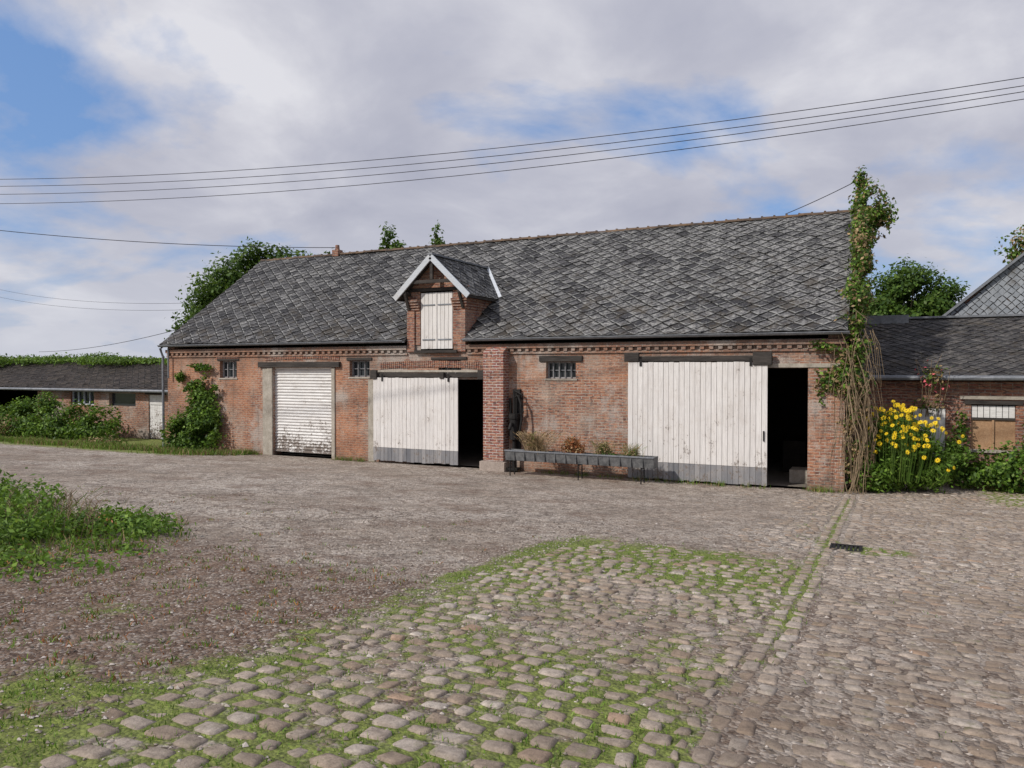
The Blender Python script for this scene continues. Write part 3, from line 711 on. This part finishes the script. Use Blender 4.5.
# ------------------------------------------------------------ left outbuilding
lo=empty('brick_outbuilding'); t=MB()
yl=2.25
lops=[(-27.8,-26.85,0,1.86),(-32.9,-31.3,1.35,1.98),(-39.5,-35.3,0,1.95),(-30.3,-28.6,1.35,1.9)]
t.wall(-60,-24.4,-.2,2.06,yl,yl+.3,lops,0); t.box(-60,-24.4,yl+6,yl+6.3,-.2,2.06,0)
t.box(-24.7,-24.4,yl+.303,yl+5.997,-.2,2.06,0);t.box(-60,-59.7,yl+.303,yl+5.997,-.2,2.06,0)
t.prism_x([(yl,2.065),(yl+6.3,2.065),(yl+3.15,3.2)],-24.7,-24.41,0)
t.box(-28.0,-26.7,yl-.03,yl-.003,1.87,1.98,1)
t.box(-60,-24.4,yl+3,yl+3.1,-.1,2.0,2)
t.obj('walls',[M_brick,M_wood_dk,M_dark],lo)
t=MB(); 
for i in range(6): t.box(-27.8+i*.158,-27.8+i*.158+.15,yl+.05,yl+.08,.03,1.85,0)
t.box(-27.75,-26.9,yl+.02,yl+.047,1.45,1.55,0);t.box(-27.75,-26.9,yl+.02,yl+.047,.4,.5,0)
t.box(-32.9,-31.3,yl+.15,yl+.16,1.35,1.98,1)
for i in range(5): t.box(-32.9+i*.385,-32.9+i*.385+.05,yl+.08,yl+.14,1.35,1.98,2)
t.box(-32.9,-31.3,yl+.07,yl+.14,1.93,1.98,2); t.box(-32.9,-31.3,yl+.07,yl+.14,1.35,1.40,2)
t.box(-30.3,-28.6,yl+.15,yl+.16,1.35,1.9,1)
t.obj('door_and_windows',[M_white2,M_glass,M_bluegrey],lo)
t=MB(); t.prism_x([(yl-.3,2.0),(yl+3.15,3.28),(yl+3.15,3.36),(yl-.3,2.08)],-60,-24.3,0); t.prism_x([(yl+6.6,2.0),(yl+6.6,2.08),(yl+3.151,3.36),(yl+3.151,3.28)],-60,-24.3,0)
t.obj('roof_deck',[M_slate_d],lo)
M_slate_b=slate_mat('brown_mossy_slates',(.026,.021,.019),(.05,.04,.036),(.14,.11,.085),.6,.12)
slates('slate_roof',(-60,yl-.32,2.075),(1,0,0),(0,3.45,1.28),35.7,3.7,M_slate_b,lo,.2,.17,.012)
t=MB(); ridge_tiles(t,-60,-24.3,yl+3.15,3.42); t.obj('ridge_tiles',[M_ridge],lo)
t=MB(); t.tube([(-60,yl-.37,2.03),(-24.3,yl-.37,2.03)],.06,8); t.tube([(-26.3,yl-.37,2.0),(-26.3,yl-.06,1.7),(-26.3,yl-.06,0)],.04,8); t.obj('gutter',[M_zinc],lo)
bl=[]
x=-58
while x<-26:
    f_=max(.0,min(1,(-26-x)/10)); bl.append((x,yl+2.5+random.uniform(-.6,1.0),3.22+.18*f_,1.1,1.0,.10+.24*f_*random.uniform(.1,1.6))); x+=.8
leaf_cloud('ridge_ivy',bl,28000,.12,[M_leaf_l,M_leaf,M_leaf],None,2.2,-.3)
t=MB();t.box(-62,-60.2,yl-1,yl+6,0,4.0,0); t.prism_y([(-62.2,4.0),(-60,4.0),(-61.1,4.8)],yl-1.2,yl+6,1); t.obj('brick_shed',[M_brick_dk,M_ridge])

# ------------------------------------------------------------ right outbuilding
ro=empty('brick_outbuilding'); t=MB(); yr=2.8
rops=[(.63,1.38,0,1.93),(1.95,2.9,.9,2.03)]
t.wall(XR+.01,9,-.2,2.62,yr,yr+.3,rops,0); t.box(8.7,9,yr+.303,yr+7,-.2,2.6,0); t.box(XR+.01,9,yr+7.003,yr+7.3,-.2,2.6,0)
t.box(XR+.01,XR+.3,yr+.303,yr+7,-.2,2.6,0)
t.box(1.7,9,yr-.05,yr-.003,2.16,2.24,1); t.box(1.8,3.05,yr-.04,yr-.003,2.035,2.13,2)
t.prism_x([(yr,2.625),(yr+7.3,2.625),(yr+3.65,4.28)],8.7,8.99,0)
t.box(XR+.02,9,yr-.1,yr-.003,2.5,2.6,0)
t.box(1.85,3.0,yr-.06,yr+.1,.82,.897,1)
t.obj('walls',[M_brick_dk,M_conc,M_wood_dk],ro)
t=MB()
for i in range(5): t.box(.64+i*.148,.64+i*.148+.142,yr-.03,yr+.0,.03,1.9,0)
t.box(1.95,2.9,yr+.06,yr+.09,.9,1.68,1)
for i in range(7): t.box(1.96+i*.134,1.96+i*.134+.12,yr+.03,yr+.055,1.7,2.0,0)
t.box(1.95,2.9,yr+.02,yr+.058,1.64,1.70,2); t.box(2.40,2.45,yr+.02,yr+.056,.9,1.64,1)
t.obj('door_and_shutter',[M_white2,M_wood,M_wood_dk],ro)
t=MB(); t.prism_x([(yr-.3,2.66),(yr+3.65,4.36),(yr+3.65,4.44),(yr-.3,2.74)],XR+.05,9.2,0); t.prism_x([(yr+7.6,2.66),(yr+7.6,2.74),(yr+3.651,4.44),(yr+3.651,4.36)],XR+.05,9.2,0)
t.obj('roof_deck',[M_slate_d],ro)
slates('slate_roof',(XR+.05,yr-.32,2.735),(1,0,0),(0,3.95,1.7),10.1,4.32,M_slate_d,ro,.17,.15,.012)
t=MB(); t.tube([(XR+.1,yr-.38,2.7),(9.2,yr-.38,2.7)],.065,8); t.beam((XR+.05,yr+3.65,4.48),(9.2,yr+3.65,4.48),.3,.06,0)
t.box(-.6,.6,yr+3.3,yr+3.6,4.3,4.56,0)
t.obj('gutter_and_ridge',[M_zinc],ro)
sh=empty('slate_gabled_house'); t=MB(); ys=10.3
t.box(1.5,12,ys,ys+12,-.2,4.5,0); t.prism_y([(1.5,4.503),(12,4.503),(6.75,9.1)],ys+.03,ys+12,0)
t.obj('walls',[M_brick_dk],sh)
def tt(u,v):
    return v<np.minimum(u,10.5-u)*(4.6/5.25)-.02
slates('slate_gable_cladding',(1.5,ys-.01,4.5),(1,0,0),(0,0,1),10.5,4.6,M_slate_l,sh,.13,.13,.004,tt)
t=MB(); t.prism_y([(1.2,4.18),(6.75,9.05),(6.75,9.15),(1.1,4.24)],ys-.12,ys+12,0); t.prism_y([(12.3,4.18),(12.4,4.24),(6.751,9.15),(6.751,9.05)],ys-.12,ys+12,0)
t.obj('roof',[M_slate_d],sh)
t=MB(); t.beam((1.1,ys-.14,4.18),(6.75,ys-.14,9.08),.03,.08,0); t.beam((12.4,ys-.14,4.18),(6.75,ys-.14,9.08),.03,.08,0); t.obj('verge',[M_zinc],sh)

# ------------------------------------------------------------ trees behind
tree('broadleaf_tree',-33.8,12,8.5,[(-32.6,12,7.9,1.7,1.9,1.5),(-33.9,12,6.8,1.9,1.9,1.8),(-31.4,12.3,8.9,1.5,1.3,1.1),(-35.2,12,5.6,1.9,1.6,1.7),(-36.3,12,4.7,1.3,1.4,1.2),(-33,12,5,2.5,2,2),(-30.4,12.5,8.5,1.3,1.3,1.2)],30000,.2,[M_leaf_d,M_leaf],clump=1.0,thr=-.3)
tree('broadleaf_tree',-29.0,13.5,8.8,[(-29.9,13.5,8.5,1.3,1.3,1.15),(-28.6,13.5,8.2,1.5,1.3,1.3),(-27.2,13.5,8.0,1.3,1.2,1.3),(-26.2,13.5,7.7,1.0,1.2,1.4),(-28.5,13.5,6,2.5,2,1.5)],13000,.2,[M_leaf_d,M_leaf],clump=1.2,thr=-.25)
tree('poplar_tree',-24.4,15,10.6,[(-24.6,15,9.9,.5,.5,1.0),(-24.1,15,9.4,.65,.5,.6),(-24.9,15,9.1,.5,.5,.8),(-24.4,15,7.6,1,1,1.5)],2600,.2,[M_leaf_d,M_leaf],tr=.14,clump=2,thr=-.2)
tree('poplar_tree',-21.5,15,10.5,[(-21.5,15,10.0,.3,.4,.7),(-21.4,15,9.4,.55,.5,.5),(-21.0,15,9.0,.5,.5,.4),(-21.4,15,7.5,1,1,1.4)],2000,.19,[M_leaf_d,M_leaf],tr=.13,clump=2,thr=-.2)
tree('broadleaf_tree',1.0,25,8.2,[(1.0,25,7.2,1.5,1.5,1.4),(-.4,25,6.3,1.5,1.5,1.5),(2.4,25,6.3,1.4,1.5,1.3),(.8,25,5,2.5,2,1.8)],22000,.19,[M_leaf_d,M_leaf],clump=1.3,thr=-.35)
tree('broadleaf_tree',6.4,24,9.6,[(6.3,24,8.9,1.3,1.3,1.0),(6.8,24,8,1.6,1.5,1.5),(7,24,6.5,2,2,2)],6000,.19,[M_leaf,M_leaf_dry,M_leaf])

# ------------------------------------------------------------ plants by the walls
leaf_cloud('climbing_ivy',[(-22.2,-.35,.7,1.25,.45,.75),(-22.9,-.3,.5,.7,.4,.6),(-21.9,-.2,1.7,.7,.25,.8),(-22.5,-.2,2.5,.5,.16,.45),(-21.6,-.2,2.35,.45,.16,.4),(-23.0,-.15,2.6,.3,.14,.25),(-21.5,-.25,1.1,.5,.3,.6),(-22.0,-.2,3.0,.6,.12,.15)],11000,.11,[M_leaf,M_leaf_l,M_leaf_d],None,2.4,-.3,minz=1)
leaf_cloud('shrub_bed',[(-29.5,.9,.55,1.5,.7,.65),(-31.5,.8,.6,1.6,.8,.8),(-33.5,.8,.55,1.4,.8,.7),(-35.5,.9,.6,1.8,.9,.75),(-38.5,.9,.6,2.2,.9,.7),(-42,1,.6,2.5,.9,.6),(-30.2,.9,1.1,.8,.5,.5),(-32.8,1.1,1.35,.6,.5,.6),(-28.6,.9,.9,.6,.5,.55),(-34.3,1,1.2,.7,.5,.5)],24000,.12,[M_leaf,M_leaf_d,M_leaf_l],None,1.8,-.25,minz=1)
leaf_cloud('dry_shrub',[(-34.5,.3,.5,1.0,.4,.45),(-27.6,-.1,.15,1.4,.4,.15)],1800,.09,[M_leaf_dry,M_leaf],None,2,-.3,minz=1)
P=[];
for i in range(12000):
    x=random.uniform(-36,-19.5); y=random.gauss(-1.0,.45) if x<-20 else random.uniform(-.8,0); P.append((x,min(y,.5),0))
P=np.array(P); P[:,2]=zg(P[:,0],P[:,1]); nzk=n2(P[:,0],P[:,1],1.4,3)>-.2; P=P[nzk]
blades('grass_verge',P,.17,.010,[M_leaf,M_leaf_l,M_leaf_dry],None,.8)
P=[]
for i in range(70):
    cxx=random.choice([random.uniform(-20.5,-19.3),random.uniform(-15.9,-14.6),random.uniform(-9.6,-6.3),random.uniform(-6,-2.7),random.uniform(-1.6,-.9)])
    for k in range(25): P.append((cxx+random.gauss(0,.09),-.12-abs(random.gauss(0,.10))-(.15 if -6.2<cxx<-2.6 else 0),-.01))
blades('wall_foot_weeds',np.array(P),.13,.006,[M_leaf,M_leaf_dry,M_leaf_l],None,.8)
B=[]
for i in range(36):
    x=random.uniform(-13.8,-8.2); y=-14.5+random.uniform(-1.3,1.7)+( x+11)*-.12
    s_=1-.6*max(0,(x+10)/2); B.append((x,y,float(zg(x,y))+.16*s_,random.uniform(.35,.75),random.uniform(.35,.6),(.2+.25*random.random())*s_+.05))
for (bx,by,bz,ra,rb,rc) in ((-7.7,-14.2,.03,.8,.4,.07),(-8.0,-15.2,.05,.9,.5,.12),(-7.3,-15.5,.02,.6,.35,.05),(-11,-14.2,.5,.6,.5,.3),(-9.9,-14.6,.4,.45,.45,.25),(-12.2,-13.4,.55,.6,.5,.35),(-8.8,-13.6,.12,.6,.4,.16),(-8.3,-16.0,.06,.9,.4,.12),(-7.9,-16.5,.06,.8,.35,.10),(-7.2,-14.9,.02,.7,.3,.05),(-7.0,-16.1,.03,.6,.3,.06)):
    B.append((bx,by,float(zg(bx,by))+bz,ra,rb,rc))
wp=empty('weed_patch')
leaf_cloud('leaves',B,66000,.062,[M_leaf_l,M_leaf,M_leaf_l],wp,2.8,-.42,minz=1,aspect=.5)
leaf_cloud('creeping_stems',[b for b in B[-11:]],2500,.04,[M_leaf_rust,M_leaf_dry],wp,2.8,-.5,minz=1,aspect=.3)
P=[]
for i in range(150):
    x=random.uniform(-13.5,-7.4); y=-14.5+random.gauss(0,.9)
    for k in range(14): P.append((x+random.gauss(0,.09),y+random.gauss(0,.09),0))
P=np.array(P); P[:,2]=zg(P[:,0],P[:,1])
hh=np.where(P[:,0]>-9,.14,.32)
blades('grass',P,hh,.005,[M_leaf_l,M_leaf,M_leaf_dry],wp,1.1)
leaf_cloud('flowers',[b for b in B[:8]],160,.035,[M_pink,M_purple],wp,2,-.9,minz=1)
t=MB()
for i in range(14):
    x=-8.6+random.gauss(0,.5); y=-14.0+random.gauss(0,.3); z=float(zg(x,y)); h=random.uniform(.3,.65)
    lx_=random.uniform(.0,.4); t.tube([(x,y,z),(x+lx_*.4,y,z+h*.7),(x+lx_,y,z+h)],[.004,.003,.002],4)
    for k in range(12): 
        q=.5+.5*k/12; t.beam((x+lx_*q,y,z+h*q),(x+lx_*q+random.uniform(-.05,.05),y+random.uniform(-.05,.05),z+h*q+.04),.006,.006)
t.obj('dry_stalks',[M_stem],wp)
P=[]
for i in range(420):
    x=random.uniform(-14,-3.5); r=random.uniform(2.2,10)
    if random.random()<.75: x=random.uniform(-8,-4.0); r=random.uniform(2.2,6.5)
    for k in range(10): P.append((x+random.gauss(0,.035),r-19.65+random.gauss(0,.035),0))
P=np.array(P); P[:,2]=zg(P[:,0],P[:,1])-.003
blades('small_weeds',P,.035,.005,[M_leaf,M_leaf_rust,M_leaf_l],None,1.4)

# vine at the right gable corner
vn=empty('climbing_vine'); t=MB()
for i in range(26):
    x=-.72+random.uniform(-.25,.32); y=random.uniform(-.3,.6); ztop=random.uniform(2.2,4.3); pts=[]; ph=random.random()*6
    bw=random.uniform(.0,.35)
    for k in range(10):
        f_=k/9; pts.append((x+bw*math.sin(f_*3.1+ph*.1)+.08*math.sin(f_*7+ph)+.03*math.sin(f_*19+ph),y-.1*math.sin(f_*3)-.03,f_*ztop))
    t.tube(pts,[random.uniform(.006,.016)]*10,5)
for i in range(170):
    x=-.72+random.uniform(-.38,.45); y=random.uniform(-.35,.4); zt_=random.uniform(1.2,3.9); ln_=random.uniform(.5,1.5); a_=random.uniform(-.3,.3)
    t.tube([(x,y,zt_),(x+a_*.6,y-.05,zt_-ln_*.3),(x+a_,y-.05,max(.02,zt_-ln_))],[.006,.005,.003],4)
for i in range(12):
    pts=[(-.75+random.uniform(-.1,.1),.3,3.2)]
    for k in range(1,7): pts.append((-.70+random.uniform(-.16,.2),.3+k*.75,3.2+k*.75*SL+.25+random.uniform(-.1,.1)))
    t.tube(pts,[.018]*7,5)
for i in range(50):
    k=random.uniform(0,4.3); z=3.6+k*SL+random.uniform(.2,.8); t.tube([(-.7,k,z),(-.7+random.uniform(-.3,.4),k,z-.25),(-.7+random.uniform(-.3,.5),k,z-random.uniform(.4,.9))],[.008,.006,.003],4)
t.tube([(-.7,.2,3.6),(-.65,2.5,5.9),(-.6,4.6,7.7),(-.62,4.8,8.6)],[.03,.03,.03,.012],6)
t.obj('stems',[M_stem],vn)
leaf_cloud('vine_leaves',[(-.5,4.4,7.5,.48,.5,.8),(-.72,4.75,8.35,.22,.2,.45),(-.2,4.5,7.3,.42,.4,.6),(-.6,3.4,6.6,.34,.7,.75),(-.6,2.2,5.6,.30,.8,.75),(-.66,1.1,4.7,.34,.7,.65),(-.7,.1,3.5,.46,.3,.75),(-.8,0,2.8,.42,.28,.6),(-1.2,-.15,3.5,.5,.12,.2),(-1.25,-.1,2.5,.3,.1,.5)],12000,.10,[M_leaf,M_leaf_l,M_leaf_d,M_leaf_dry],vn,3,-.25)
leaf_cloud('dry_leaves',[(-.65,.1,2.2,.42,.35,1.2),(-.6,.1,1.2,.42,.35,1.1),(-.6,3,6.1,.3,1.4,.8)],3600,.08,[M_leaf_dry,M_leaf_dry,M_leaf],vn,3,-.1)
yf=empty('yellow_flower_bush')
leaf_cloud('foliage',[(-.15,.6,.7,.6,.5,.75),(.4,.8,.8,.65,.5,.85),(.9,.9,.6,.5,.5,.65),(.1,.7,1.4,.55,.4,.5),(.6,.9,1.35,.4,.35,.4),(-.3,.3,.4,.5,.4,.45)],17000,.11,[M_leaf_l,M_leaf_l,M_leaf],yf,2.6,-.45,minz=1,aspect=.4)
t=MB()
for i in range(200):
    x=random.gauss(.25,.48); y=random.uniform(.1,1.0); zt_=random.uniform(1.1,2.2)-.45*abs(x-.2)
    t.tube([(x*.8,y,.3),(x,y-.05,zt_)],[.007,.004],4,0)
    c_=Vector((x,y-.05,zt_)); nn=Vector((random.gauss(-.2,.5),-1,random.uniform(0,1.2))).normalized(); a_=nn.cross(Vector((0,0,1))).normalized(); b_=nn.cross(a_)
    rr=random.uniform(.045,.075)
    for k in range(10):
        th=k*.628; d1=a_*math.cos(th)+b_*math.sin(th); d2=a_*math.cos(th+.25)+b_*math.sin(th+.25); d0=a_*math.cos(th-.25)+b_*math.sin(th-.25)
        t.face([c_,c_+d0*rr*.6,c_+d1*rr-nn*.01,c_+d2*rr*.6],1)
    t.face([c_+(a_*math.cos(q)+b_*math.sin(q))*rr*.22+nn*.008 for q in (0,1.05,2.1,3.14,4.2,5.2)],2)
t.obj('flowers',[M_leaf,plain('yellow_petal',(.80,.58,.02)),plain('flower_centre',(.3,.16,.01))],yf)
leaf_cloud('bramble_bush',[(1.9,1.9,.45,.6,.6,.5),(2.7,1.8,.55,.8,.6,.6),(3.6,1.6,.6,.8,.7,.65),(4.6,1.6,.7,.9,.7,.7),(1.6,2.4,.8,.3,.25,.6),(3.4,2.5,1.3,.45,.25,.9),(3.9,2.4,1.8,.5,.3,.9),(1.75,2.6,1.5,.2,.12,.4),(5.2,2,1,1,.7,1)],16000,.10,[M_leaf,M_leaf_l,M_leaf_d],None,2.5,-.35,minz=1)
rs=empty('climbing_rose'); t=MB()
for i in range(7):
    x=1.0+random.uniform(-.25,.35); t.tube([(x,2.6,1.7),(x+random.uniform(-.15,.15),2.3,2.5),(x+random.uniform(-.25,.3),2.2,random.uniform(2.8,3.3))],[.01,.008,.004],5)
t.obj('stems',[M_stem],rs)
leaf_cloud('rose_leaves',[(1.0,2.35,2.1,.35,.2,.35),(1.1,2.25,2.8,.4,.15,.3)],260,.09,[M_leaf,M_leaf_dry],rs,3,-.6)
leaf_cloud('roses',[(1.05,2.3,2.7,.4,.15,.5)],30,.09,[M_pink],rs,3,-.9)

# ------------------------------------------------------------ wires
def wire(name,A,B,sag,t0=0,t1=1,r=.012,parent=None):
    A=Vector(A);B=Vector(B); pts=[]
    for i in range(41):
        q=t0+(t1-t0)*i/40; p_=A.lerp(B,q); p_.z-=4*sag*q*(1-q); pts.append(p_)
    cu=bpy.data.curves.new(name,'CURVE'); cu.dimensions='3D'; cu.bevel_depth=r; cu.bevel_resolution=1
    sp_=cu.splines.new('POLY'); sp_.points.add(len(pts)-1)
    for a_,p_ in zip(sp_.points,pts): a_.co=(*p_,1)
    cu.materials.append(M_wire); o=bpy.data.objects.new(name,cu); COL.objects.link(o)
    if parent: o.parent=parent
pl=empty('overhead_power_lines')
for i,(za,zb_) in enumerate([(8.27,8.14),(8.10,8.03),(7.90,7.96),(7.66,7.86)]):
    wire('cable',(-22.5,-6.75+.12*i,za),(2.23,-3.3+.12*i,zb_),.42,-.5,1.5,.0075,pl)
sc_=empty('service_cable')
wire('cable',(-31.4,-1.65,8.4),(-19.95,4.9,7.85),.18,-1.5,1,.014,sc_)
wire('cable',(-.75,4.8,8.45),(-2.8,4.9,7.65),.03,0,1,.012,sc_)
wire('cable',(-.4,1.35,3.48),(2.9,1.35,4.15),.12,0,2.5,.007,sc_)
wire('cable',(-52.3,10.3,8.2),(-28.3,4.5,5.9),.3,-.5,1,.008,sc_)
wire('cable',(-52.3,10.3,7.7),(-28.3,4.5,5.6),.3,-.5,1,.008,sc_)
wire('cable',(-46,9,4.0),(-24,2.2,4.9),.3,0,1,.012,sc_)

# ------------------------------------------------------------ light + sky
Sd=Vector((-.50,-.68,.66)).normalized()
L=bpy.data.lights.new('sun','SUN'); L.energy=3.5; L.angle=math.radians(1.2); L.color=(1,.95,.88)
lo_=bpy.data.objects.new('sun',L); COL.objects.link(lo_); lo_.rotation_euler=Sd.to_track_quat('Z','Y').to_euler()
w=bpy.data.worlds.new('World'); scene.world=w; w.use_nodes=True; nt=w.node_tree; nt.nodes.clear()
class WN(NT):
    def __init__(s,t): s.t=t
W=WN(nt)
out=W.n('ShaderNodeOutputWorld'); bg=W.n('ShaderNodeBackground'); W.l(bg.outputs[0],out.inputs[0]); bg.inputs[1].default_value=.1
sky=W.n('ShaderNodeTexSky'); sky.sky_type='NISHITA'; sky.sun_disc=False
sky.sun_elevation=math.asin(Sd.z); sky.sun_rotation=math.atan2(Sd.x,Sd.y)%(2*math.pi)
gen=W.co('Generated'); sp=W.n('ShaderNodeSeparateXYZ'); W.l(gen,sp.inputs[0])
zc=W.math('ADD',W.math('MAXIMUM',sp.outputs[2],0.0),.28)
cb=W.n('ShaderNodeCombineXYZ'); W.l(W.math('DIVIDE',sp.outputs[0],zc),cb.inputs[0]); W.l(W.math('DIVIDE',sp.outputs[1],zc),cb.inputs[1]); cb.inputs[2].default_value=0
cv=cb.outputs[0]
n1=W.noise(1.25,9,W.mapp(cv,(1,1,1),(2.3,.4,0)),.54,.25)
mask=W.ramp(n1,[(.355,0),(.475,1)])
hz=W.ramp(sp.outputs[2],[(0,1),(.14,0)])
mask=W.math('MAXIMUM',mask,hz)
n2w=W.noise(1.9,8,W.mapp(cv,(1,1,1),(7.3,2.4,0)),.55,.3)
cc=W.ramp(n2w,[(.3,(4.1,4.25,5.2)),(.47,(5.0,5.1,5.95)),(.58,(6.0,6.05,6.75)),(.7,(7.4,7.4,7.9))])
cc=W.mix(W.ramp(sp.outputs[2],[(.0,.75),(.2,0)]),cc,(6.1,6.3,7.0))
skyc=W.mix(.55,sky.outputs[0],(1.8,3.7,7.9))
W.l(W.mix(mask,skyc,cc),bg.inputs[0])

# ------------------------------------------------------------ camera
cam=bpy.data.cameras.new('camera'); cam.lens=26.72; cam.sensor_width=36; cam.clip_end=3000; cam.clip_start=.05
co_=bpy.data.objects.new('camera',cam); COL.objects.link(co_); co_.location=(0,-19.65,2.9)
pit=math.radians(-1.055); yaw=math.radians(116.2)
dv=Vector((math.cos(yaw)*math.cos(pit),math.sin(yaw)*math.cos(pit),math.sin(pit)))
co_.rotation_euler=dv.to_track_quat('-Z','Y').to_euler(); scene.camera=co_
